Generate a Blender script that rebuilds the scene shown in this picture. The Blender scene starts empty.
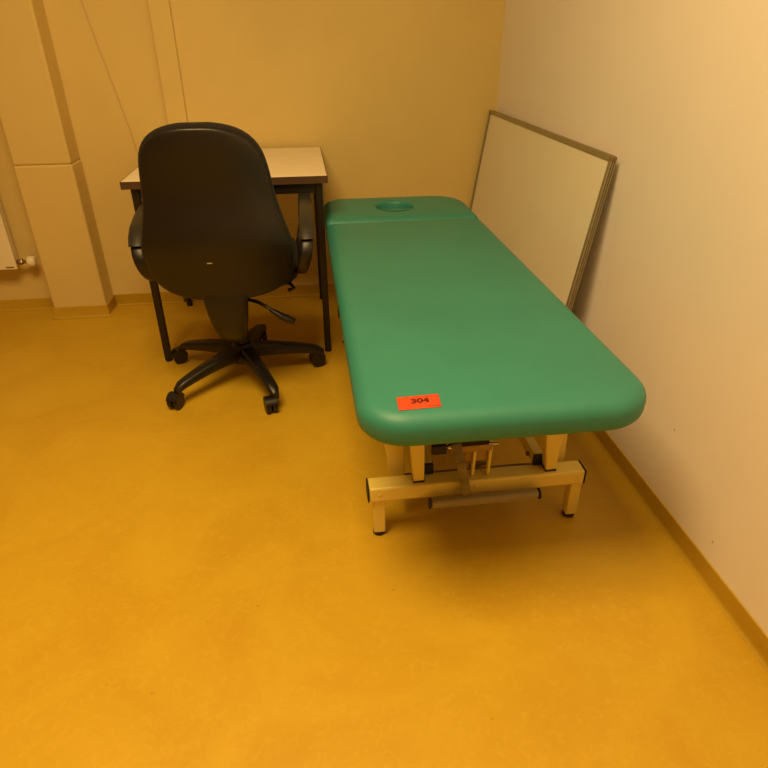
import bpy, bmesh, math, random
from mathutils import Vector, Matrix
PI = math.pi
random.seed(4)
scn = bpy.context.scene
COL = scn.collection

# ------------------------------------------------------------------ measures
H = 1.1669                     # camera height
R = 0.9074                     # right wall
B = 2.9994                     # back wall
CEIL = 2.55
LEFT, FRONT = -3.3, -2.4
HB = 0.0556                    # coved skirting height

# ------------------------------------------------------------------ materials
def mat(name, col, rough=0.5, metal=0.0, spec=0.5, var=0.0, vscale=8.0, bump=0.0, bscale=200.0,
        col2=None, coat=0.0, sheen=0.0):
    m = bpy.data.materials.new(name); m.use_nodes = True
    nt = m.node_tree; N = nt.nodes; L = nt.links
    b = N['Principled BSDF']
    b.inputs['Roughness'].default_value = rough
    b.inputs['Metallic'].default_value = metal
    b.inputs['Specular IOR Level'].default_value = spec
    b.inputs['Coat Weight'].default_value = coat
    b.inputs['Sheen Weight'].default_value = sheen
    tc = N.new('ShaderNodeTexCoord')
    no = N.new('ShaderNodeTexNoise'); no.inputs['Scale'].default_value = vscale
    no.inputs['Detail'].default_value = 6; no.inputs['Roughness'].default_value = 0.6
    L.new(tc.outputs['Object'], no.inputs['Vector'])
    mx = N.new('ShaderNodeMix'); mx.data_type = 'RGBA'
    c2 = col2 if col2 else tuple(c * (1 - var) for c in col)
    mx.inputs['A'].default_value = (*col, 1); mx.inputs['B'].default_value = (*c2, 1)
    rp = N.new('ShaderNodeMapRange'); rp.inputs['From Min'].default_value = 0.38; rp.inputs['From Max'].default_value = 0.66
    L.new(no.outputs['Fac'], rp.inputs['Value']); L.new(rp.outputs['Result'], mx.inputs['Factor'])
    L.new(mx.outputs['Result'], b.inputs['Base Color'])
    if bump > 0:
        n2 = N.new('ShaderNodeTexNoise'); n2.inputs['Scale'].default_value = bscale; n2.inputs['Detail'].default_value = 3
        L.new(tc.outputs['Object'], n2.inputs['Vector'])
        bp = N.new('ShaderNodeBump'); bp.inputs['Strength'].default_value = bump; bp.inputs['Distance'].default_value = 0.002
        L.new(n2.outputs['Fac'], bp.inputs['Height']); L.new(bp.outputs['Normal'], b.inputs['Normal'])
    return m

M = {}
M['wall_back'] = mat('ochre wall paint', (0.72, 0.55, 0.21), 0.75, var=0.06, vscale=2.2, bump=0.15, bscale=120)
M['wall_far'] = mat('tan wall paint', (0.45, 0.34, 0.16), 0.8, var=0.05)
M['ceil'] = mat('ceiling paint', (0.62, 0.56, 0.42), 0.85, var=0.03)
M['pad'] = mat('green vinyl', (0.036, 0.25, 0.215), 0.48, spec=0.5, var=0.10, vscale=3.5, bump=0.12, bscale=420)
M['pad_pipe'] = mat('green vinyl seam', (0.03,0.19,0.16), 0.45, var=0.05)
M['cream_metal'] = mat('cream lacquered steel', (0.86, 0.69, 0.18), 0.38, var=0.04, vscale=12)
M['base_black'] = mat('black plastic', (0.010, 0.007, 0.006), 0.40, var=0.2, vscale=20)
M['black_cap'] = mat('black rubber', (0.016, 0.013, 0.012), 0.6, var=0.2, vscale=30)
M['fabric'] = mat('black upholstery', (0.011, 0.008, 0.005), 0.9, var=0.25, vscale=60, bump=0.5, bscale=900, sheen=0.03)
M['arm_pad'] = mat('black armrest', (0.030, 0.028, 0.024), 0.40, var=0.15, vscale=20)
M['desk_top'] = mat('pale laminate', (0.85, 0.74, 0.56), 0.5, var=0.05, vscale=14)
M['desk_edge'] = mat('dark brown edging', (0.085, 0.042, 0.020), 0.45, var=0.15, vscale=30)
M['desk_metal'] = mat('black lacquered steel', (0.011, 0.006, 0.005), 0.4, var=0.2, vscale=25)
M['board'] = mat('board face', (0.82, 0.76, 0.64), 0.34, var=0.04, vscale=3)
M['alu'] = mat('anodised aluminium', (0.38, 0.33, 0.22), 0.45, metal=0.6, var=0.08, vscale=30)
M['alu_dark'] = mat('aluminium groove', (0.22, 0.17, 0.10), 0.5, metal=0.5, var=0.1, vscale=30)
M['corner'] = mat('brown corner plastic', (0.20, 0.13, 0.06), 0.5, var=0.1)
M['radiator'] = mat('radiator enamel', (0.86, 0.76, 0.56), 0.35, var=0.03)
M['valve'] = mat('valve plastic', (0.90, 0.80, 0.60), 0.4, var=0.03)
M['brass'] = mat('dull brass', (0.34, 0.24, 0.12), 0.4, metal=0.8, var=0.15, vscale=40)
M['chrome'] = mat('bright steel', (0.75, 0.72, 0.66), 0.2, metal=1.0, var=0.05, vscale=40)
M['steel_brown'] = mat('grimy steel', (0.24, 0.185, 0.085), 0.45, metal=0.3, var=0.3, vscale=30)
M['grey_tube'] = mat('grey rubber sleeve', (0.33, 0.27, 0.16), 0.55, var=0.1, vscale=30)
M['orange'] = mat('orange paper', (0.92, 0.065, 0.012), 0.6, var=0.05, vscale=30)
M['ink'] = mat('dark print', (0.10, 0.008, 0.006), 0.6, var=0.1)
M['wall_line'] = mat('ochre cord', (0.66, 0.49, 0.20), 0.6, var=0.05)

def right_wall_mat():
    m = mat('cream wall paint', (0.87, 0.81, 0.79), 0.7, var=0.04, vscale=2.0, bump=0.12, bscale=140)
    nt = m.node_tree; N = nt.nodes; L = nt.links; b = N['Principled BSDF']
    geo = N.new('ShaderNodeNewGeometry')
    src = b.inputs['Base Color'].links[0].from_socket
    for (x, y, z, r) in SPOTS:
        d = N.new('ShaderNodeVectorMath'); d.operation = 'DISTANCE'
        L.new(geo.outputs['Position'], d.inputs[0]); d.inputs[1].default_value = (x, y, z)
        lt = N.new('ShaderNodeMapRange'); lt.inputs['From Min'].default_value = r * 0.5; lt.inputs['From Max'].default_value = r
        lt.inputs['To Min'].default_value = 0.75; lt.inputs['To Max'].default_value = 0.0
        L.new(d.outputs['Value'], lt.inputs['Value'])
        mx = N.new('ShaderNodeMix'); mx.data_type = 'RGBA'
        L.new(lt.outputs['Result'], mx.inputs['Factor']); L.new(src, mx.inputs['A'])
        mx.inputs['B'].default_value = (0.30, 0.20, 0.08, 1)
        src = mx.outputs['Result']
    L.new(src, b.inputs['Base Color'])
    return m

def floor_mat(name, k=1.0, rough=0.42):
    m = bpy.data.materials.new(name); m.use_nodes = True
    nt = m.node_tree; N = nt.nodes; L = nt.links; b = N['Principled BSDF']
    tc = N.new('ShaderNodeTexCoord')
    n1 = N.new('ShaderNodeTexNoise'); n1.inputs['Scale'].default_value = 3.2; n1.inputs['Detail'].default_value = 8
    n1.inputs['Roughness'].default_value = 0.62; n1.inputs['Distortion'].default_value = 0.8
    n2 = N.new('ShaderNodeTexNoise'); n2.inputs['Scale'].default_value = 38; n2.inputs['Detail'].default_value = 5
    n2.inputs['Distortion'].default_value = 1.6
    n3 = N.new('ShaderNodeTexVoronoi'); n3.inputs['Scale'].default_value = 9; n3.feature = 'F1'
    for n in (n1, n2, n3): L.new(tc.outputs['Object'], n.inputs['Vector'])
    A = (0.62 * k, 0.395 * k, 0.024 * k, 1); Bc = (0.56 * k, 0.335 * k, 0.018 * k, 1); C = (0.70 * k, 0.455 * k, 0.045 * k, 1)
    D = (0.42 * k, 0.22 * k, 0.03 * k, 1)
    r1 = N.new('ShaderNodeMapRange'); r1.inputs['From Min'].default_value = .35; r1.inputs['From Max'].default_value = .65
    L.new(n1.outputs['Fac'], r1.inputs['Value'])
    m1 = N.new('ShaderNodeMix'); m1.data_type = 'RGBA'; m1.inputs['A'].default_value = A; m1.inputs['B'].default_value = Bc
    L.new(r1.outputs['Result'], m1.inputs['Factor'])
    r2 = N.new('ShaderNodeMapRange'); r2.inputs['From Min'].default_value = .52; r2.inputs['From Max'].default_value = .72
    r2.inputs['To Max'].default_value = 0.3
    L.new(n2.outputs['Fac'], r2.inputs['Value'])
    m2 = N.new('ShaderNodeMix'); m2.data_type = 'RGBA'; m2.inputs['B'].default_value = C
    L.new(r2.outputs['Result'], m2.inputs['Factor']); L.new(m1.outputs['Result'], m2.inputs['A'])
    r3 = N.new('ShaderNodeMapRange'); r3.inputs['From Min'].default_value = 0.012; r3.inputs['From Max'].default_value = 0.05
    r3.inputs['To Min'].default_value = 0.55; r3.inputs['To Max'].default_value = 0.0
    L.new(n3.outputs['Distance'], r3.inputs['Value'])
    m3 = N.new('ShaderNodeMix'); m3.data_type = 'RGBA'; m3.inputs['B'].default_value = D
    L.new(r3.outputs['Result'], m3.inputs['Factor']); L.new(m2.outputs['Result'], m3.inputs['A'])
    L.new(m3.outputs['Result'], b.inputs['Base Color'])
    b.inputs['Roughness'].default_value = rough; b.inputs['Specular IOR Level'].default_value = 0.35
    return m
M['floor'] = floor_mat('yellow linoleum')
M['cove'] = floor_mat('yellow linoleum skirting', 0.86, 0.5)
SPOTS = [(R, 1.2176, 0.2715, 0.004), (R, 0.9793, 0.1101, 0.004)]
M['wall_right'] = right_wall_mat()

# ------------------------------------------------------------------ helpers
def finish(name, bm, m, parent=None, smooth=True, angle=40, bevel=0.0, seg=2, subsurf=0):
    bmesh.ops.recalc_face_normals(bm, faces=bm.faces)
    me = bpy.data.meshes.new(name); bm.to_mesh(me); bm.free()
    me.materials.append(m)
    o = bpy.data.objects.new(name, me); COL.objects.link(o)
    if smooth:
        me.shade_smooth()
        if angle < 180: me.set_sharp_from_angle(angle=math.radians(angle))
    if bevel > 0:
        md = o.modifiers.new('bevel', 'BEVEL'); md.width = bevel; md.segments = seg; md.limit_method = 'ANGLE'
        md.angle_limit = math.radians(40)
    if subsurf:
        md = o.modifiers.new('sub', 'SUBSURF'); md.levels = subsurf; md.render_levels = subsurf
    if parent is not None: o.parent = parent
    return o
def thing(name, label, cat, loc=(0, 0, 0), rz=0.0):
    o = bpy.data.objects.new(name, None); COL.objects.link(o)
    o.location = loc; o.rotation_euler = (0, 0, rz); o['label'] = label; o['category'] = cat
    o.empty_display_size = 0.1
    return o
def struct(o): o['kind'] = 'structure'; return o
def box(bm, x0, x1, y0, y1, z0, z1, mx=None):
    vs = [bm.verts.new((x, y, z)) for x in (x0, x1) for y in (y0, y1) for z in (z0, z1)]
    for f in ((0, 1, 3, 2), (4, 6, 7, 5), (0, 4, 5, 1), (2, 3, 7, 6), (0, 2, 6, 4), (1, 5, 7, 3)):
        bm.faces.new([vs[i] for i in f])
    if mx is not None: bmesh.ops.transform(bm, matrix=mx, verts=vs)
    return vs
def bar(bm, p0, p1, w, h, up=Vector((0, 0, 1)), w1=None, h1=None, tilt=0):
    """rectangular bar between two points; w across, h along 'up'"""
    p0, p1 = Vector(p0), Vector(p1); d = (p1 - p0).normalized()
    s = d.cross(Vector(up)).normalized(); u = s.cross(d).normalized()
    w1 = w if w1 is None else w1; h1 = h if h1 is None else h1
    rings = []
    for p, ww, hh in ((p0, w, h), (p1, w1, h1)):
        rings.append([bm.verts.new(p + s * a * ww / 2 + u * c * hh / 2) for a, c in ((-1, -1), (1, -1), (1, 1), (-1, 1))])
    for i in range(4): bm.faces.new([rings[0][i], rings[0][(i + 1) % 4], rings[1][(i + 1) % 4], rings[1][i]])
    bm.faces.new(rings[0][::-1]); bm.faces.new(rings[1])
def cyl(bm, p0, p1, r0, r1=None, n=20):
    p0, p1 = Vector(p0), Vector(p1); d = (p1 - p0).normalized(); r1 = r0 if r1 is None else r1
    a = Vector((1, 0, 0)) if abs(d.x) < .8 else Vector((0, 1, 0))
    s = d.cross(a).normalized(); u = s.cross(d)
    A = [bm.verts.new(p0 + (s * math.cos(t) + u * math.sin(t)) * r0) for t in [2 * PI * i / n for i in range(n)]]
    C = [bm.verts.new(p1 + (s * math.cos(t) + u * math.sin(t)) * r1) for t in [2 * PI * i / n for i in range(n)]]
    for i in range(n): bm.faces.new([A[i], A[(i + 1) % n], C[(i + 1) % n], C[i]])
    bm.faces.new(A[::-1]); bm.faces.new(C)
def tube(bm, pts, r, n=10):
    pts = [Vector(p) for p in pts]; prev = None; rings = []
    for i, p in enumerate(pts):
        d = (pts[min(i + 1, len(pts) - 1)] - pts[max(i - 1, 0)]).normalized()
        if prev is None:
            a = Vector((0, 0, 1)) if abs(d.z) < .8 else Vector((1, 0, 0)); s = d.cross(a).normalized()
        else: s = (prev - d * prev.dot(d)).normalized()
        prev = s; u = d.cross(s)
        rings.append([bm.verts.new(p + (s * math.cos(t) + u * math.sin(t)) * r) for t in [2 * PI * k / n for k in range(n)]])
    for a, b in zip(rings, rings[1:]):
        for k in range(n): bm.faces.new([a[k], a[(k + 1) % n], b[(k + 1) % n], b[k]])
    bm.faces.new(rings[0][::-1]); bm.faces.new(rings[-1])
def lathe(bm, prof, centre, axis='z', n=28):
    """prof: list of (r, h) along the axis, closed at both ends"""
    c = Vector(centre); rings = []
    for r, h in prof:
        ring = []
        for k in range(n):
            t = 2 * PI * k / n; a, b = r * math.cos(t), r * math.sin(t)
            v = {'z': (a, b, h), 'x': (h, a, b), 'y': (a, h, b)}[axis]
            ring.append(bm.verts.new(c + Vector(v)))
        rings.append(ring)
    for a, b in zip(rings, rings[1:]):
        for k in range(n): bm.faces.new([a[k], a[(k + 1) % n], b[(k + 1) % n], b[k]])
    bm.faces.new(rings[0][::-1]); bm.faces.new(rings[-1])
def rrect(x0, x1, y0, y1, radii, n=10):
    """rounded rectangle outline, radii for corners (x0y0, x1y0, x1y1, x0y1), counter-clockwise, with edge points"""
    out = []
    cs = [(x0, y0, 1, 1, PI), (x1, y0, -1, 1, 1.5 * PI), (x1, y1, -1, -1, 0), (x0, y1, 1, -1, .5 * PI)]
    for (cx, cy, sx, sy, a0), r in zip(cs, radii):
        for k in range(n + 1):
            a = a0 + .5 * PI * k / n
            out.append((cx + sx * r + r * math.cos(a), cy + sy * r + r * math.sin(a)))
    return out
def densify(o, step=0.03):
    out = []
    for i, (x, y) in enumerate(o):
        x2, y2 = o[(i + 1) % len(o)]; d = math.hypot(x2 - x, y2 - y); k = max(1, int(d / step))
        for j in range(k): out.append((x + (x2 - x) * j / k, y + (y2 - y) * j / k))
    return out

# ================================================================== SETTING
T = 0.12
bm = bmesh.new(); box(bm, LEFT - T, R + T, FRONT - T, B + T, -0.1, 0); struct(finish('floor', bm, M['floor'], smooth=False))
bm = bmesh.new(); box(bm, LEFT - T, R + T, FRONT - T, B + T, CEIL, CEIL + 0.1); struct(finish('ceiling', bm, M['ceil'], smooth=False))
bm = bmesh.new(); box(bm, LEFT - T, R + T, B, B + T, 0, CEIL); struct(finish('wall_back', bm, M['wall_back'], smooth=False))
bm = bmesh.new(); box(bm, R, R + T, FRONT, B, 0, CEIL); struct(finish('wall_right', bm, M['wall_right'], smooth=False))
bm = bmesh.new(); box(bm, LEFT - T, LEFT, FRONT, B, 0, CEIL); struct(finish('wall_left', bm, M['wall_far'], smooth=False))
bm = bmesh.new(); box(bm, LEFT - T, R + T, FRONT - T, FRONT, 0, CEIL); struct(finish('wall_front', bm, M['wall_far'], smooth=False))
# pillar: the lower cladding stands a little proud of the upper part
PXA, PXB, PYP = -1.2039, -0.9651, 2.8643
bm = bmesh.new()
box(bm, PXA + 0.002, PXB - 0.003, PYP + 0.0035, B, 0.692, CEIL)
box(bm, PXA, PXB, PYP, B, 0, 0.692)
struct(finish('wall_pillar', bm, M['wall_back'], smooth=False, bevel=0.009, seg=3))

def cove(name, path):
    """coved linoleum skirting following a wall: path = list of ((x,y),(nx,ny)) with n pointing into the room"""
    bm = bmesh.new(); prof = [(0.0, HB), (0.0035, HB - 0.001), (0.0045, HB - 0.012), (0.0050, 0.020), (0.006, 0.009), (0.009, 0.003), (0.014, 0.0008), (0.0, 0.0008)]
    rings = []
    for (x, y), (nx, ny) in path:
        rings.append([bm.verts.new((x + nx * a, y + ny * a, z)) for a, z in prof])
    for a, b in zip(rings, rings[1:]):
        for i in range(len(prof)):
            j = (i + 1) % len(prof); bm.faces.new([a[i], a[j], b[j], b[i]])
    bm.faces.new(rings[0]); bm.faces.new(rings[-1][::-1])
    return struct(finish(name, bm, M['cove'], angle=50))
cove('baseboard_right', [((R, FRONT), (-1, 0)), ((R, B), (-1, -1))])
cove('baseboard_back', [((PXB, B), (1, -1)), ((R, B), (-1, -1))])
cove('baseboard_pillar', [((PXA, B), (-1, -1)), ((PXA, PYP), (-1, -1)), ((PXB, PYP), (1, -1)), ((PXB, B), (1, -1))])
cove('baseboard_niche', [((LEFT, B), (1, -1)), ((PXA, B), (-1, -1))])
cove('baseboard_left', [((LEFT, FRONT), (1, 1)), ((LEFT, B), (1, -1))])
# cable trunking running up the back wall behind the chair
bm = bmesh.new(); box(bm, -0.568, -0.484, B - 0.022, B, HB + 0.002, CEIL)
struct(finish('trim_1', bm, M['wall_back'], smooth=False, bevel=0.004))

# ================================================================== TREATMENT COUCH
couch = thing('treatment_couch', 'long green vinyl massage couch on a cream steel frame, along the right wall', 'massage table', (0.38, 1.75, 0))
def cl(x, y, z=0): return Vector((x - 0.38, y - 1.75, z))
PX0, PX1, PY0, PYS, PY1 = 0.0725, 0.675, 0.940, 2.330, 2.695
def pad_mesh(name, x0, x1, y0, y1, radii, z0, z1, rr, hole=None, parent=None, crown=0.006):
    """upholstered slab: rings stacked round a rounded outline; optional elliptical face hole"""
    bm = bmesh.new()
    def outline(ins):
        return [(max(r - ins, 0.004)) for r in radii]
    N = 10
    def ring(ins, z):
        o = rrect(x0 + ins, x1 - ins, y0 + ins, y1 - ins, outline(ins), N)
        pts = []
        per = len(o)
        for i in range(per):
            a = o[i]; b = o[(i + 1) % per]
            pts.append(a)
            if (i % (N + 1)) == N:                      # the straight run to the next corner
                for k in range(1, 12): pts.append((a[0] + (b[0] - a[0]) * k / 12, a[1] + (b[1] - a[1]) * k / 12))
        return [bm.verts.new((x - 0.38, y - 1.75, z)) for x, y in pts], pts
    rings = []; h = (z1 - z0)
    prof = [(0.034, z0), (0.020, z0 + 0.0015), (0.010, z0 + 0.006), (0.0035, z0 + 0.014), (0.0005, z0 + 0.024)]
    for k in range(0, 9):
        a = PI / 2 * k / 8
        prof.append((rr * (1 - math.cos(a)), z0 + (h - rr * 0.9) + rr * 0.9 * math.sin(a)))
    last = None
    for ins, z in prof:
        v, pts = ring(ins, z); rings.append(v); last = pts
    for ins_, dz in ((rr + 0.03, crown * .5), (rr + 0.07, crown * .85)):
        v, pts = ring(ins_, z1 + dz); rings.append(v); last = pts
    for a, b in zip(rings, rings[1:]):
        n = len(a)
        for i in range(n): bm.faces.new([a[i], a[(i + 1) % n], b[(i + 1) % n], b[i]])
    bm.faces.new(rings[0][::-1])
    top = rings[-1]; n = len(top); zt = z1 + crown
    if hole is None:
        cx, cy = (x0 + x1) / 2, (y0 + y1) / 2
        prev = top
        for s in (0.66, 0.33):
            cur = [bm.verts.new((cx + (px - cx) * s - 0.38, cy + (py - cy) * s - 1.75, zt)) for px, py in last]
            for i in range(n): bm.faces.new([prev[i], prev[(i + 1) % n], cur[(i + 1) % n], cur[i]])
            prev = cur
        c = bm.verts.new((cx - 0.38, cy - 1.75, zt))
        for i in range(n): bm.faces.new([prev[i], prev[(i + 1) % n], c])
    else:
        hx, hy, ha, hb = hole
        prev = top
        def el(px, py, k):
            t = math.atan2((py - hy) / hb, (px - hx) / ha)
            return hx + ha * k * math.cos(t), hy + hb * k * math.sin(t)
        for k, dz, s in ((1.0, 0.0, .5), (1.10, 0.0, 1), (1.0, -0.004, 1), (0.96, -0.012, 1), (0.94, -0.038, 1)):
            cur = []
            for px, py in last:
                ex, ey = el(px, py, k)
                qx, qy = px + (ex - px) * s, py + (ey - py) * s
                cur.append(bm.verts.new((qx - 0.38, qy - 1.75, zt + dz)))
            for i in range(n): bm.faces.new([prev[i], prev[(i + 1) % n], cur[(i + 1) % n], cur[i]])
            prev = cur
        bm.faces.new(prev)
    return finish(name, bm, M['pad'], parent, angle=65)
ZB, ZT = 0.474, 0.548
main_pad = pad_mesh('mattress', PX0, PX1, PY0, PYS, (0.098, 0.108, 0.022, 0.022), ZB, ZT, 0.036, parent=couch)
head_pad = pad_mesh('headrest', PX0 + .001, PX1 - .004, PYS + 0.004, PY1, (0.022, 0.022, 0.14, 0.09), ZB + .004, ZT + 0.007, 0.034,
                    hole=(0.358, 2.497, 0.076, 0.082), parent=couch)
head_pad['label'] = 'head section with an oval breathing hole'
# lower trim board that carries the upholstery
bm = bmesh.new(); box(bm, 0.115 - .38, 0.625 - .38, 1.07 - 1.75, PYS - 0.03 - 1.75, ZB - 0.018, ZB + 0.002)
finish('pad_board', bm, M['base_black'], couch, bevel=0.003)
bm = bmesh.new(); box(bm, 0.115 - .38, 0.625 - .38, PYS + 0.03 - 1.75, PY1 - 0.05 - 1.75, ZB - 0.018, ZB + 0.002)
finish('pad_board', bm, M['base_black'], couch, bevel=0.003)

# top frame under the pads
bm = bmesh.new()
for x in (0.155, 0.60): bar(bm, cl(x, 1.06, 0.440), cl(x, 2.62, 0.440), 0.04, 0.034)
for y in (1.085, 1.75, 2.30, 2.60): bar(bm, cl(0.155, y, 0.440), cl(0.60, y, 0.440), 0.04, 0.032)
finish('top_frame', bm, M['cream_metal'], couch, bevel=0.003)
# base: a cross beam at each end, two long rails between them
def beam(y, parent):
    bm = bmesh.new(); bar(bm, cl(0.112, y, 0.146), cl(0.682, y, 0.146), 0.050, 0.043)
    b = finish('crossbeam', bm, M['cream_metal'], parent, bevel=0.005)
    for x in (0.1100, 0.6840):
        bm = bmesh.new(); bar(bm, cl(x - 0.0022, y, 0.146), cl(x + 0.0022, y, 0.146), 0.050, 0.043)
        c = finish('end_cap', bm, M['black_cap'], b, bevel=0.003); c['label'] = 'black plastic end cap'
    for x in (0.1385, 0.668, 0.388):
        bm = bmesh.new(); lathe(bm, [(0.0045, 0), (0.0045, -0.001), (0.002, -0.0022)], cl(x, y - 0.0252, 0.148), 'y', 14)
        finish('bolt', bm, M['cream_metal'], b)
    for x in (0.1385, 0.668):
        bm = bmesh.new(); box(bm, *(v for v in (x - .0155 - .38, x + .0155 - .38, y - .0155 - 1.75, y + .0155 - 1.75, 0.012, 0.127)))
        lg = finish('foot', bm, M['cream_metal'], b, bevel=0.003)
        bm = bmesh.new(); lathe(bm, [(0.0145, 0.0), (0.0165, 0.002), (0.0165, 0.010), (0.014, 0.0135)], cl(x, y, 0), 'z', 20)
        g = finish('foot_pad', bm, M['black_cap'], couch)
        g['label'] = 'black rubber foot'
beam(1.236, couch); beam(2.42, couch)
for x in (0.270, 0.568):
    bm = bmesh.new(); bar(bm, cl(x, 1.262, 0.181), cl(x, 2.42, 0.181), 0.027, 0.032)
    rl = finish('base_rail', bm, M['cream_metal'], couch, bevel=0.003)
    bm = bmesh.new(); bar(bm, cl(x, 1.252, 0.181), cl(x, 1.2625, 0.181), 0.029, 0.034)
    c = finish('end_cap', bm, M['black_cap'], rl, bevel=0.002); c['label'] = 'black square end cap'
    for yy in (1.275,):
        bm = bmesh.new(); sx = -1 if x > .4 else 1
        lathe(bm, [(0.006, 0), (0.006, -0.006), (0.003, -0.008)] if x > .4 else [(0.006, 0), (0.006, 0.006), (0.003, 0.008)], cl(x + sx * 0.0135, yy + .02, 0.176), 'x', 12)
        finish('bolt', bm, M['steel_brown'], rl)
# lift arms, leaning forward to the foot end
for (x0, x1, xw, xt) in ((0.241, 0.222, 0.028, 0.044), (0.591, 0.566, 0.028, 0.066)):
    bm = bmesh.new(); bar(bm, cl(x0, 1.238, 0.173), cl(x1, 1.205, 0.452), xw, 0.030, up=(0, 1, .1), w1=xt, h1=.034)
    la = finish('lift_arm', bm, M['cream_metal'], couch, bevel=0.003)
    bm = bmesh.new(); box(bm, x0 - xw / 2 - .38, x0 + xw / 2 - .38, 1.222 - 1.75, 1.254 - 1.75, 0.1675, 0.1725)
    finish('arm_foot', bm, M['black_cap'], la)
for (x0, x1, xt) in ((0.200, 0.168, 0.075), (0.640, 0.625, 0.045)):
    bm = bmesh.new(); bar(bm, cl(x0, 1.300, 0.105), cl(x1, 1.300, 0.440), 0.032, 0.032, up=(0, 1, .1), w1=xt)
    finish('lift_arm', bm, M['cream_metal'], couch, bevel=0.003)
for x in (0.225, 0.612):
    bm = bmesh.new(); bar(bm, cl(x, 2.40, 0.173), cl(x, 2.18, 0.432), 0.030, 0.030, up=(0, 1, .9))
    finish('lift_arm', bm, M['cream_metal'], couch, bevel=0.003)
bm = bmesh.new(); cyl(bm, cl(0.20, 1.300, 0.125), cl(0.63, 1.300, 0.125), 0.012)
finish('pivot_rod', bm, M['steel_brown'], couch)
# centre pump with its yoke, prongs and bolts
bm = bmesh.new()
cyl(bm, cl(0.405, 1.30, 0.20), cl(0.385, 1.95, 0.42), 0.022)
cyl(bm, cl(0.41, 1.27, 0.172), cl(0.405, 1.32, 0.21), 0.027)
finish('hydraulic_pump', bm, M['steel_brown'], couch)
bm = bmesh.new()
bar(bm, cl(0.320, 1.23, 0.262), cl(0.425, 1.23, 0.262), 0.022, 0.020)
bar(bm, cl(0.36, 1.245, 0.235), cl(0.42, 1.245, 0.235), 0.02, 0.05)
yk = finish('yoke', bm, M['brass'], couch, bevel=0.002)
for x in (0.383, 0.424):
    bm = bmesh.new(); bar(bm, cl(x, 1.228, 0.262), cl(x, 1.235, 0.170), 0.008, 0.012); finish('prong', bm, M['cream_metal'], yk, bevel=0.002)
for x, s in ((0.318, -1), (0.418, 1)):
    bm = bmesh.new(); cyl(bm, cl(x, 1.228, 0.268), cl(x + 0.008 * s, 1.226, 0.268), 0.0085, 0.006)
    cyl(bm, cl(x + .008 * s, 1.226, 0.268), cl(x + 0.024 * s, 1.226, 0.268), 0.003)
    finish('bolt', bm, M['chrome'], couch)['label'] = 'shiny steel bolt'
bm = bmesh.new(); bar(bm, cl(0.272, 1.23, 0.264), cl(0.309, 1.23, 0.264), 0.02, 0.026)
finish('bolt_sleeve', bm, M['black_cap'], couch, bevel=0.003)
# foot pedal: a flat lever in front of the beam and a grey sleeve across
bm = bmesh.new(); pts = [(0.330, 1.215, 0.285), (0.340, 1.198, 0.240), (0.350, 1.192, 0.19), (0.360, 1.188, 0.138)]
for a, b in zip(pts, pts[1:]): bar(bm, cl(*a), cl(*b), 0.024, 0.006, up=(0, 1, 0))
finish('pedal_lever', bm, M['steel_brown'], couch, bevel=0.001)
bm = bmesh.new(); bar(bm, cl(0.264, 1.186, 0.128), cl(0.549, 1.186, 0.128), 0.026, 0.026)
pb = finish('pedal_bar', bm, M['grey_tube'], couch, bevel=0.008, seg=3); pb['label'] = 'grey foot pedal bar'
for x in (0.2625, 0.5505):
    bm = bmesh.new(); cyl(bm, cl(x - .0022, 1.186, 0.128), cl(x + .0022, 1.186, 0.128), 0.0145)
    finish('end_cap', bm, M['black_cap'], pb)
# orange lot sticker with its number
ST = [(0.1495, 0.972), (0.2315, 0.975), (0.2335, 1.0165), (0.1500, 1.0135)]
zs = ZT + 0.0062
def padz(x, y):
    """height of the pad's top surface close to its foot edge"""
    d = min(y - PY0, x - PX0); rr = 0.036
    if d < rr: return ZT - rr * .9 * (1 - math.sqrt(max(0, 1 - ((rr - d) / rr) ** 2)))
    pts = [(rr, ZT), (rr + .03, ZT + .003), (rr + .07, ZT + .0051), (rr + .3, ZT + .006)]
    for (a, za), (b, zb) in zip(pts, pts[1:]):
        if d <= b: return za + (zb - za) * (d - a) / (b - a)
    return ZT + .006
SH = 0.0                                           # the sticker lies clear of the rounded edge
def stick_pt(u, v):
    a = Vector(ST[0]).lerp(Vector(ST[1]), u); b = Vector(ST[3]).lerp(Vector(ST[2]), u)
    return a.lerp(b, v) + Vector((0, SH))
def stick_world(u, v, up):
    p = stick_pt(u, v); return (p.x - .38, p.y - 1.75, padz(p.x, p.y) + up)
bm = bmesh.new(); nx, ny = 12, 8
for lay in (0.0011,):
    g = [[bm.verts.new(stick_world(i / nx, j / ny, lay)) for j in range(ny + 1)] for i in range(nx + 1)]
    for i in range(nx):
        for j in range(ny): bm.faces.new([g[i][j], g[i + 1][j], g[i + 1][j + 1], g[i][j + 1]])
stk = finish('lot_sticker', bm, M['orange'], couch)
md = stk.modifiers.new('thick', 'SOLIDIFY'); md.thickness = 0.0004; md.offset = -1
stk['label'] = 'orange sticker printed 304'
fc = bpy.data.curves.new('digits', 'FONT'); fc.body = '304'; fc.align_x = 'CENTER'; fc.align_y = 'CENTER'; fc.size = 0.025; fc.offset = 0.0013
fo = bpy.data.objects.new('digits', fc); COL.objects.link(fo)
bpy.context.view_layer.update()
me = bpy.data.meshes.new_from_object(fo.evaluated_get(bpy.context.evaluated_depsgraph_get()))
bpy.data.objects.remove(fo)
for v in me.vertices:
    u = 0.53 + v.co.x * 0.95 / 0.082; w = 0.57 + v.co.y * 0.85 / 0.0445
    v.co = Vector(stick_world(u, w, 0.0016))
me.materials.clear(); me.materials.append(M['ink'])
do = bpy.data.objects.new('digits', me); COL.objects.link(do); do.parent = stk
do['label'] = 'printed number 304'
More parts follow.
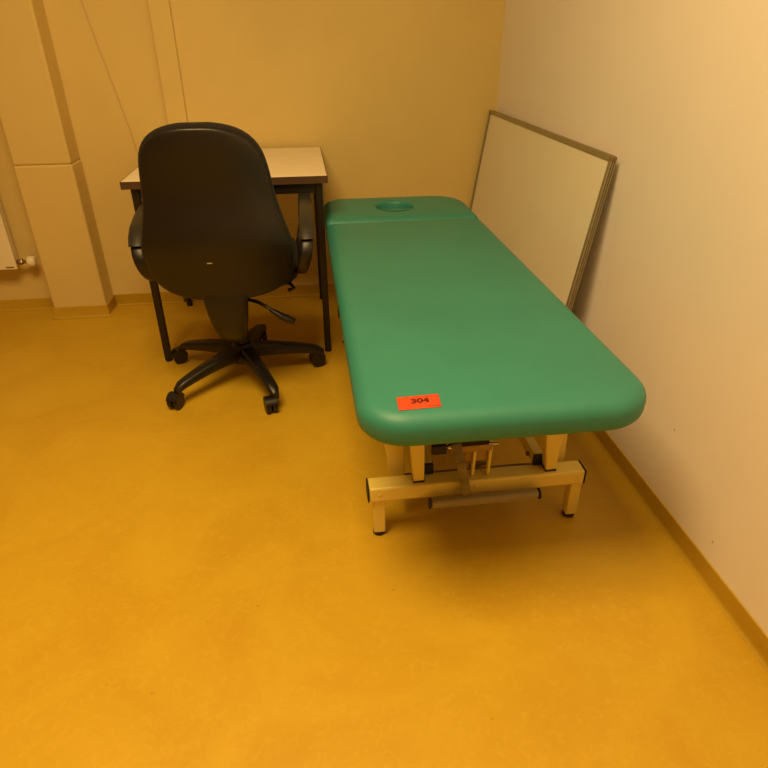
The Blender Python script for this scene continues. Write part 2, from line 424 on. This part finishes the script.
for u0, u1, v0 in ((0.18, 0.27, 0.085), (0.70, 0.97, 0.085)):
    bm = bmesh.new()
    vs = [bm.verts.new(stick_world(u, v, 0.0016)) for u, v in ((u0, v0), (u1, v0), (u1, v0 + .035), (u0, v0 + .035))]
    bm.faces.new(vs)
    finish('fine_print', bm, M['ink'], stk)

# ================================================================== DESK
desk = thing('desk', 'small desk with a pale top, dark edge and black steel legs behind the office chair', 'desk', (-0.272, 2.65, 0))
dl = lambda x, y, z=0: Vector((x + 0.272, y - 2.65, z))
DX0, DX1, DY0, DY1, DZ = -0.638, 0.0885, 2.319, 2.972, 0.72
bm = bmesh.new(); a = dl(DX0 + .003, DY0 + .003); c = dl(DX1 - .003, DY1 - .003)
box(bm, a.x, c.x, a.y, c.y, DZ - 0.025, DZ); finish('desktop', bm, M['desk_top'], desk, bevel=0.0015)
bm = bmesh.new(); t = 0.003
e = [(DX0, DX1, DY0, DY0 + t), (DX0, DX1, DY1 - t, DY1), (DX0, DX0 + t, DY0 + t, DY1 - t), (DX1 - t, DX1, DY0 + t, DY1 - t)]
for x0, x1, y0, y1 in e:
    a = dl(x0, y0); c = dl(x1, y1); box(bm, a.x, c.x, a.y, c.y, DZ - 0.027, DZ - 0.001)
finish('edging', bm, M['desk_edge'], desk)['label'] = 'dark brown edging strip'
LX0, LX1, LY0, LY1 = -0.5983, 0.0560, 2.349, 2.945
for x in (LX0, LX1):
    for y in (LY0, LY1):
        bm = bmesh.new(); a = dl(x, y); w = .0130
        box(bm, a.x - w, a.x + w, a.y - w, a.y + w, 0.008, DZ - 0.027)
        lg = finish('leg', bm, M['desk_metal'], desk, bevel=0.002)
        bm = bmesh.new(); lathe(bm, [(.013, 0), (.0145, .002), (.0145, .008)], a, 'z', 16); finish('foot_glide', bm, M['black_cap'], lg)
for y in (LY0, LY1):
    bm = bmesh.new(); a = dl(LX0 + .014, y - .011); c = dl(LX1 - .014, y + .011); box(bm, a.x, c.x, a.y, c.y, 0.655, DZ - 0.027)
    finish('apron', bm, M['desk_metal'], desk, bevel=0.002)
for x in (LX0, LX1):
    bm = bmesh.new(); a = dl(x - .011, LY0 + .014); c = dl(x + .011, LY1 - .014); box(bm, a.x, c.x, a.y, c.y, 0.655, DZ - 0.027)
    finish('apron', bm, M['desk_metal'], desk, bevel=0.002)

# ================================================================== OFFICE CHAIR
CX, CY = -0.271, 2.168
chair = thing('office_chair', 'black swivel office chair with armrests, its back turned, in front of the desk', 'office chair', (CX, CY, 0))
# five star base
hub = bmesh.new(); lathe(hub, [(0.028, 0.070), (0.046, 0.075), (0.050, 0.10), (0.046, 0.135), (0.034, 0.150)], (0, 0, 0), 'z', 32)
hubo = finish('base_hub', hub, M['base_black'], chair)
RC = 0.296
CASTER = [(-.548, 2.326), (-.506, 1.963), (-.168, 1.890), (.000, 2.232), (-.225, 2.46)]
for k, deg in enumerate((150, 222, 294, 7, 79)):
    t = math.radians(deg); d = Vector((math.cos(t), math.sin(t), 0)); s = Vector((-math.sin(t), math.cos(t), 0))
    bm = bmesh.new(); rings = []; n = 14
    for i in range(n + 1):
        f = i / n; r = 0.03 + (RC + 0.012 - 0.03) * f
        zt = 0.140 - 0.050 * f ** 1.6 - (0.012 * max(0, (f - .88) / .12) ** 2)
        hgt = 0.052 - 0.026 * f; w = 0.058 - 0.022 * f
        if f > .93: w *= 1 - 0.35 * ((f - .93) / .07) ** 2
        sec = [(-.5, 0), (-.5, -.55), (-.36, -1), (.36, -1), (.5, -.55), (.5, 0), (.34, .30), (-.34, .30)]
        rings.append([bm.verts.new(d * r + s * (a * w) + Vector((0, 0, zt - hgt * .23 + b * hgt * .77))) for a, b in sec])
    for a, b in zip(rings, rings[1:]):
        for i in range(8): bm.faces.new([a[i], a[(i + 1) % 8], b[(i + 1) % 8], b[i]])
    bm.faces.new(rings[0][::-1]); bm.faces.new(rings[-1])
    finish('base_arm', bm, M['base_black'], chair, angle=50)
    # caster: swivel direction of its own
    sw = math.radians((200, 250, 285, 20, 100)[k]); cd = Vector((math.cos(sw), math.sin(sw), 0)); ca = Vector((-math.sin(sw), math.cos(sw), 0))
    cpos = d * RC; off = Vector((CASTER[k][0] - CX, CASTER[k][1] - CY, 0)) - cpos; off = off.normalized() * min(off.length, 0.022)
    wc = cpos + off
    bm = bmesh.new()
    cyl(bm, cpos + Vector((0, 0, 0.05)), cpos + Vector((0, 0, 0.082)), 0.007, n=12)
    # hood: half drum over the wheels
    nn = 12; prs = []
    for ww in (-0.020, 0.020):
        o_, i_ = [], []
        for j in range(nn + 1):
            a = 0.12 * PI + 0.83 * PI * j / nn
            o_.append(bm.verts.new(wc + ca * ww + cd * math.cos(a) * 0.0320 + Vector((0, 0, 0.030 + math.sin(a) * 0.0320))))
        prs.append(o_)
    for j in range(nn): bm.faces.new([prs[0][j], prs[0][j + 1], prs[1][j + 1], prs[1][j]])
    for pr in prs: bm.faces.new(pr)
    bm.faces.new([prs[0][0], prs[0][-1], prs[1][-1], prs[1][0]])
    cs = finish('caster', bm, M['base_black'], chair, angle=35)
    for sg in (-1, 1):
        bm = bmesh.new(); prof = [(0.020, -0.009), (0.0265, -0.0085), (0.0285, -0.005), (0.0285, 0.005), (0.0265, 0.0085), (0.020, 0.009)]
        rr_ = []
        for r, h in prof:
            rr_.append([bm.verts.new(wc + Vector((0, 0, 0.0285)) + ca * (sg * 0.0118 + h) + (cd * math.cos(q) + Vector((0, 0, 1)) * math.sin(q)) * r)
                        for q in [2 * PI * m_ / 24 for m_ in range(24)]])
        for a, b in zip(rr_, rr_[1:]):
            for i in range(24): bm.faces.new([a[i], a[(i + 1) % 24], b[(i + 1) % 24], b[i]])
        bm.faces.new(rr_[0][::-1]); bm.faces.new(rr_[-1])
        finish('wheel', bm, M['base_black'], cs, angle=50)
# gas column and tilt mechanism
bm = bmesh.new(); lathe(bm, [(0.027, 0.13), (0.027, 0.27), (0.023, 0.272), (0.023, 0.30), (0.015, 0.302), (0.015, 0.385)], (0, 0, 0), 'z', 24)
finish('gas_column', bm, M['base_black'], chair, angle=40)
bm = bmesh.new(); box(bm, -0.075, 0.075, -0.12, 0.09, 0.375, 0.412); box(bm, -0.14, 0.14, -0.05, -0.02, 0.398, 0.418); box(bm, -0.14, 0.14, 0.05, 0.08, 0.398, 0.418)
finish('tilt_mechanism', bm, M['base_black'], chair, bevel=0.006)
# seat cushion
def cushion(name, outline, zlist, mat_, parent):
    bm = bmesh.new(); rings = []
    for ins, z in zlist:
        cxx = sum(p[0] for p in outline) / len(outline); cyy = sum(p[1] for p in outline) / len(outline)
        rings.append([bm.verts.new((cxx + (x - cxx) * (1 - ins), cyy + (y - cyy) * (1 - ins), z)) for x, y in outline])
    for a, b in zip(rings, rings[1:]):
        n = len(a)
        for i in range(n): bm.faces.new([a[i], a[(i + 1) % n], b[(i + 1) % n], b[i]])
    bm.faces.new(rings[0][::-1]); bm.faces.new(rings[-1])
    return finish(name, bm, mat_, parent, angle=70)
so = densify(rrect(-0.232, 0.232, -0.185, 0.265, (0.10, 0.10, 0.13, 0.13), 10), 0.04)
cushion('seat', so, [(.06, .428), (.015, .434), (0, .447), (0, .472), (.02, .488), (.07, .497), (.2, .499), (.5, .496)], M['fabric'], chair)
cushion('seat_shell', so, [(.34, .408), (.18, .412), (.06, .422), (.04, .432)], M['base_black'], chair)
# backrest: half-width and shape as functions of height
HW = [(0.405, 0.055), (0.410, 0.11), (0.422, 0.160), (0.442, 0.200), (0.475, 0.226), (0.52, 0.2385), (0.56, 0.240), (0.60, 0.2345), (0.65, 0.220), (0.70, 0.206),
      (0.75, 0.197), (0.80, 0.192), (0.85, 0.184), (0.885, 0.171), (0.915, 0.147), (0.935, 0.115), (0.947, 0.075), (0.952, 0.035)]
def backy(z): return -0.232 - 0.050 * (z - 0.45) + 0.030 * math.exp(-((z - 0.60) / 0.10) ** 2) * -1 - 0.09 * max(0, z - 0.72) ** 1.3
def back_part(name, y_off, scale, thick, m, bulge, edge=0.35):
    bm = bmesh.new(); nx_ = 16; front, rear = [], []
    zc = 0.66
    for z, hw in HW:
        zz = zc + (z - zc) * scale; hw = hw * scale; fr, re = [], []
        for i in range(nx_ + 1):
            u = -1 + 2 * i / nx_; u = math.sin(u * PI / 2); x = hw * u; xs = -0.009 - 0.034 * (zz - 0.50)
            curve = 0.055 * (x / 0.24) ** 2
            e1 = max(0.0, 1 - u ** 4); ez = min(1.0, (z - 0.402) / 0.05, (0.957 - z) / 0.05); ez = math.sqrt(max(ez, 0.0)) 
            th = thick * (edge + (1 - edge) * math.sqrt(e1) * ez) if True else thick
            yb = backy(zz) + y_off + curve
            re.append(bm.verts.new((x + xs, yb - th * bulge, zz))); fr.append(bm.verts.new((x + xs, yb + th * (1 - bulge), zz)))
        front.append(fr); rear.append(re)
    for g, flip in ((front, 1), (rear, -1)):
        for a, b in zip(g, g[1:]):
            for i in range(nx_): bm.faces.new([a[i], a[i + 1], b[i + 1], b[i]])
    for f_, r_ in ((front[0], rear[0]), (front[-1], rear[-1])):
        for i in range(nx_): bm.faces.new([f_[i], f_[i + 1], r_[i + 1], r_[i]])
    for j in range(len(HW) - 1):
        for e_ in (0, nx_): bm.faces.new([front[j][e_], front[j + 1][e_], rear[j + 1][e_], rear[j][e_]])
    return finish(name, bm, m, chair, angle=75, subsurf=1)
back_part('backrest', 0.022, 1.0, 0.055, M['fabric'], 0.45)
back_part('back_shell', -0.006, 0.962, 0.022, M['base_black'], 0.8)
bm = bmesh.new(); box(bm, -0.008, 0.008, -0.0015, 0.001, -0.002, 0.002)
bg = finish('badge', bm, M['grey_tube'], chair, bevel=0.001); bg.location = (-0.032, backy(0.555) - 0.0258, 0.555)
bg['label'] = 'small pale badge'
# spine cover of the back carrier, narrowing to the bottom
bm = bmesh.new(); rings = []
for z, hw, y, th in ((0.500, 0.074, -0.225, 0.020), (0.45, 0.073, -0.236, 0.028), (0.41, 0.070, -0.240, 0.034), (0.37, 0.066, -0.236, 0.036), (0.33, 0.060, -0.225, 0.036),
                     (0.295, 0.053, -0.208, 0.036), (0.262, 0.046, -0.185, 0.034), (0.235, 0.040, -0.155, 0.030), (0.222, 0.034, -0.125, 0.024)):
    sec = [(-1, .5), (-1, -.2), (-.75, -.5), (.75, -.5), (1, -.2), (1, .5)]
    rings.append([bm.verts.new((a * hw - 0.005, y + b * th, z)) for a, b in sec])
for a, b in zip(rings, rings[1:]):
    for i in range(6): bm.faces.new([a[i], a[(i + 1) % 6], b[(i + 1) % 6], b[i]])
bm.faces.new(rings[0]); bm.faces.new(rings[-1][::-1])
finish('spine_cover', bm, M['base_black'], chair, angle=60, bevel=0.004)
bm = bmesh.new(); bar(bm, (0.0, -0.195, 0.36), (0.0, -0.10, 0.392), 0.06, 0.014)
finish('back_carrier', bm, M['base_black'], chair)
# levers
bm = bmesh.new(); tube(bm, [(0.05, -0.165, 0.386), (0.09, -0.18, 0.378), (0.14, -0.195, 0.350), (0.165, -0.205, 0.334)], 0.006)
lv = finish('height_lever', bm, M['base_black'], chair)
bm = bmesh.new(); bar(bm, (0.130, -0.194, 0.354), (0.175, -0.208, 0.328), 0.014, 0.012, w1=0.028, h1=0.018); bar(bm, (0.173, -0.2075, 0.329), (0.210, -0.216, 0.314), 0.030, 0.020, w1=0.024, h1=0.014); finish('lever_grip', bm, M['base_black'], lv, bevel=0.004, seg=3)
bm = bmesh.new(); tube(bm, [(0.10, -0.05, 0.405), (0.20, -0.12, 0.418), (0.215, -0.135, 0.405), (0.195, -0.13, 0.395)], 0.0075)
finish('tilt_lever', bm, M['base_black'], chair)
bm = bmesh.new(); cyl(bm, (-0.150, -0.135, 0.378), (-0.150, -0.135, 0.418), 0.011); finish('seat_bolt', bm, M['base_black'], chair)
# armrests: closed nylon loops with a soft pad on top
for sg in (-1, 1):
    bm = bmesh.new(); x = sg * 0.270 + 0.001
    pth = [(0.150, 0.636), (-0.02, 0.630), (-0.120, 0.608), (-0.172, 0.575), (-0.190, 0.535), (-0.182, 0.495), (-0.145, 0.462), (-0.06, 0.450), (0.06, 0.450), (0.14, 0.470), (0.185, 0.52), (0.195, 0.585), (0.180, 0.625)]
    P = [Vector((0, a, b)) for a, b in pth]; n = len(P); rings = []
    xin = []
    for i, p in enumerate(P):
        d = (P[(i + 1) % n] - P[i - 1]).normalized(); nrm = Vector((0, -d.z, d.y))
        low = max(0, min(1, (0.56 - p.z) / 0.10)); xx = x - sg * 0.030 * low
        hw, ht = 0.021, 0.011
        ring = []
        for a, b in ((-1, -.6), (-.6, -1), (.6, -1), (1, -.6), (1, .6), (.6, 1), (-.6, 1), (-1, .6)):
            ring.append(bm.verts.new(Vector((xx + a * hw, 0, 0)) + p + nrm * b * ht))
        rings.append(ring)
    for i in range(n):
        a, b = rings[i], rings[(i + 1) % n]
        for k in range(8): bm.faces.new([a[k], a[(k + 1) % 8], b[(k + 1) % 8], b[k]])
    ar = finish('armrest', bm, M['base_black'], chair, angle=50, subsurf=1)
    bm = bmesh.new(); rg = []
    for y, z, w in ((0.165, 0.651, .017), (0.155, 0.653, .023), (0.05, 0.652, .0245), (-0.03, 0.646, .0245), (-0.115, 0.628, .0245), (-0.155, 0.607, .0235), (-0.178, 0.585, .022)):
        d = Vector((0, 1, 0)) if y > -0.05 else Vector((0, 1, .35)).normalized() if y > -0.12 else Vector((0, .9, .7)).normalized() if y > -.17 else Vector((0, .4, 1)).normalized()
        nn_ = Vector((0, -d.z, d.y))
        rg.append([bm.verts.new(Vector((x + a * w, y, z)) + nn_ * b * 0.008) for a, b in ((-1, -1), (1, -1), (1, .2), (.7, 1), (-.7, 1), (-1, .2))])
    for a, b in zip(rg, rg[1:]):
        for k in range(6): bm.faces.new([a[k], a[(k + 1) % 6], b[(k + 1) % 6], b[k]])
    bm.faces.new(rg[0]); bm.faces.new(rg[-1][::-1])
    finish('arm_pad', bm, M['arm_pad'], ar, angle=60)
    bm = bmesh.new(); bar(bm, (sg * 0.255, 0.04, 0.456), (sg * 0.245, 0.04, 0.412), 0.05, 0.008, up=(1, 0, 0)); bar(bm, (sg * 0.247, 0.04, 0.412), (sg * 0.10, 0.04, 0.412), 0.05, 0.008)
    finish('bracket', bm, M['base_black'], ar)

# ================================================================== WHITEBOARD leaning on the right wall
tilt = math.radians(8.2); BH, BT = 0.866, 0.018
wb = thing('whiteboard', 'framed whiteboard standing on the floor and leaning on the right wall behind the couch', 'whiteboard', (0.7465, 2.361, 0.0028), 0.005)
# local frame: thickness along +x (towards the wall), length along y, height along z, then tilted about y
Mt = Matrix.Rotation(tilt, 4, 'Y')
def wbox(bm, x0, x1, y0, y1, z0, z1): box(bm, x0, x1, y0, y1, z0, z1, Mt)
HL = 0.622
bm = bmesh.new(); wbox(bm, 0.006, 0.016, -HL + .012, HL - .012, .012, BH - .012); finish('panel', bm, M['board'], wb, smooth=False)
def rail(p0, p1, horizontal, name='frame_rail'):
    """aluminium profile with two grooves in its outer side"""
    bm = bmesh.new()
    W = 0.013
    prof = [(0.0, 0), (0.0, W), (0.0025, W), (0.0025, W - .003), (BT, W - .003), (BT, 0), (BT - .003, 0), (BT - .003, .0035), (BT - .007, .0035), (BT - .007, 0), (.008, 0), (.008, .0035), (.005, .0035), (.005, 0)]
    rings = []
    for q in (p0, p1):
        ring = []
        for a, b in prof:
            if horizontal: y, z = q[0], (q[1] - b * q[2])
            else: y, z = q[0] - b * q[2], q[1]
            ring.append(bm.verts.new(Mt @ Vector((a, y, z))))
        rings.append(ring)
    n = len(prof)
    for i in range(n): bm.faces.new([rings[0][i], rings[0][(i + 1) % n], rings[1][(i + 1) % n], rings[1][i]])
    bm.faces.new(rings[0]); bm.faces.new(rings[1][::-1])
    o = finish(name, bm, M['alu'], wb, smooth=False)
    o['label'] = 'grooved aluminium frame rail'
    return o
rail((-HL + .012, BH, 1), (HL - .012, BH, 1), True)
rail((-HL + .012, 0.0, -1), (HL - .012, 0.0, -1), True)
rail((-HL, .012, -1), (-HL, BH - .012, -1), False)
rail((HL, .012, 1), (HL, BH - .012, 1), False)
for y in (-HL, HL):
    for z in (0, BH):
        bm = bmesh.new(); sy = 1 if y < 0 else -1; sz = 1 if z == 0 else -1
        ya, yb = sorted((y - sy * .0005, y + sy * .015)); za, zb = sorted((z + sz * .001, z + sz * .015))
        wbox(bm, -0.0008, BT + .0008, ya, yb, za, zb); finish('corner_cap', bm, M['corner'], wb, bevel=0.003, seg=3)['label'] = 'brown plastic corner cap'

# ================================================================== RADIATOR
rad = thing('radiator', 'white panel radiator on the back wall at the left, its corner beside the pillar', 'radiator', (-1.80, 2.93, 0.236))
rl_ = lambda x, y, z: Vector((x + 1.80, y - 2.93, z - 0.236))
RX0, RX1, RZ0, RZ1 = -2.35, -1.325, 0.236, 0.80
bm = bmesh.new(); a = rl_(RX0, 2.900, RZ0); c = rl_(RX1, 2.912, RZ1); box(bm, a.x, c.x, a.y, c.y, a.z, c.z)
fp = finish('front_panel', bm, M['radiator'], rad, bevel=0.004, seg=3)
bm = bmesh.new(); a = rl_(RX0 + .01, 2.914, RZ0 + .008); c = rl_(RX1 - .010, 2.962, RZ1 - .008); box(bm, a.x, c.x, a.y, c.y, a.z, c.z)
finish('rear_body', bm, M['radiator'], rad, bevel=0.004)
bm = bmesh.new()
for i in range(34):
    xx = RX0 + .03 + i * .029; a = rl_(xx, 2.918, RZ1 - .007); c = rl_(xx + .012, 2.958, RZ1 - .0025); box(bm, a.x, c.x, a.y, c.y, a.z, c.z)
finish('top_grille', bm, M['radiator'], rad)
bm = bmesh.new(); a = rl_(-1.371, 2.8988, 0.2445); c = rl_(-1.337, 2.9002, 0.2505); box(bm, a.x, c.x, a.y, c.y, a.z, c.z)  # dark strip added on the panel in place of its slot
finish('slot_strip', bm, M['corner'], fp)['label'] = 'small dark strip standing for a slot'
for x in (-2.15, -1.5):
    bm = bmesh.new(); a = rl_(x - .02, 2.960, .4); c = rl_(x + .02, 2.9985, .7); box(bm, a.x, c.x, a.y, c.y, a.z, c.z)
    finish('wall_bracket', bm, M['radiator'], rad)
bm = bmesh.new(); cyl(bm, rl_(-1.342, 2.930, .262), rl_(-1.285, 2.930, .262), .008); lathe(bm, [(.013, -.01), (.015, -.006), (.015, .006), (.013, .01)], rl_(-1.315, 2.930, .262), 'x', 6)
cyl(bm, rl_(-1.288, 2.925, .262), rl_(-1.288, 2.9985, .262), .009)
vv = finish('valve', bm, M['brass'], rad)
bm = bmesh.new(); lathe(bm, [(.010, -.016), (.020, -.014), (.0245, -.006), (.0245, .012), (.021, .019), (.011, .022)], rl_(-1.268, 2.926, .264), 'x', 28)
kn = finish('valve_knob', bm, M['valve'], rad, angle=50); kn['label'] = 'round cream valve knob'

# ================================================================== thin ochre tube drawn as a faint line on the back wall
wall_line = bmesh.new()
tube(wall_line, [(-0.905, B - .0035, 1.75), (-0.86, B - .0035, 1.50), (-0.80, B - .0035, 1.16), (-0.757, B - .0035, 0.937), (-0.738, B - .0035, 0.83), (-0.724, B - .0035, 0.731), (-0.712, B - .0035, 0.62)], 0.0025, 8)
co = finish('wall_line', wall_line, M['wall_line'])
co['label'] = 'thin ochre line down the back wall beside the desk'; co['category'] = 'wall_line'

# ================================================================== CAMERA
cd_ = bpy.data.cameras.new('camera'); cam = bpy.data.objects.new('camera', cd_); COL.objects.link(cam)
yaw, pitch, roll, f = 0.1241, 0.5181, -0.0067, 615.7334
cy_, sy_, cp_, sp_ = math.cos(yaw), math.sin(yaw), math.cos(pitch), math.sin(pitch)
fwd = Vector((sy_ * cp_, cy_ * cp_, -sp_)); rt = Vector((cy_, -sy_, 0)); up = rt.cross(fwd)
r2 = rt * math.cos(roll) + up * math.sin(roll); u2 = up * math.cos(roll) - rt * math.sin(roll)
mw = Matrix((( r2.x, u2.x, -fwd.x, 0), (r2.y, u2.y, -fwd.y, 0), (r2.z, u2.z, -fwd.z, H), (0, 0, 0, 1)))
cam.matrix_world = mw
cd_.sensor_width = 36; cd_.lens = f * 36 / 768; cd_.clip_start = 0.02
scn.camera = cam

# ================================================================== LIGHT: a warm ceiling luminaire
ld = bpy.data.lights.new('ceiling light', 'AREA'); ld.shape = 'RECTANGLE'; ld.size = 1.0; ld.size_y = 1.0
ld.energy = 75; ld.color = (1.0, 0.685, 0.28)
lo = bpy.data.objects.new('ceiling light', ld); COL.objects.link(lo); lo.location = (-0.42, 0.60, CEIL - 0.03)
w = bpy.data.worlds.new('world'); scn.world = w; w.use_nodes = True
w.node_tree.nodes['Background'].inputs[0].default_value = (0.9, 0.6, 0.3, 1); w.node_tree.nodes['Background'].inputs[1].default_value = 0.0

scn.view_settings.view_transform = 'Standard'; scn.view_settings.look = 'None'
scn.view_settings.exposure = -0.08; scn.view_settings.gamma = 1.0; scn.view_settings.use_curve_mapping = False
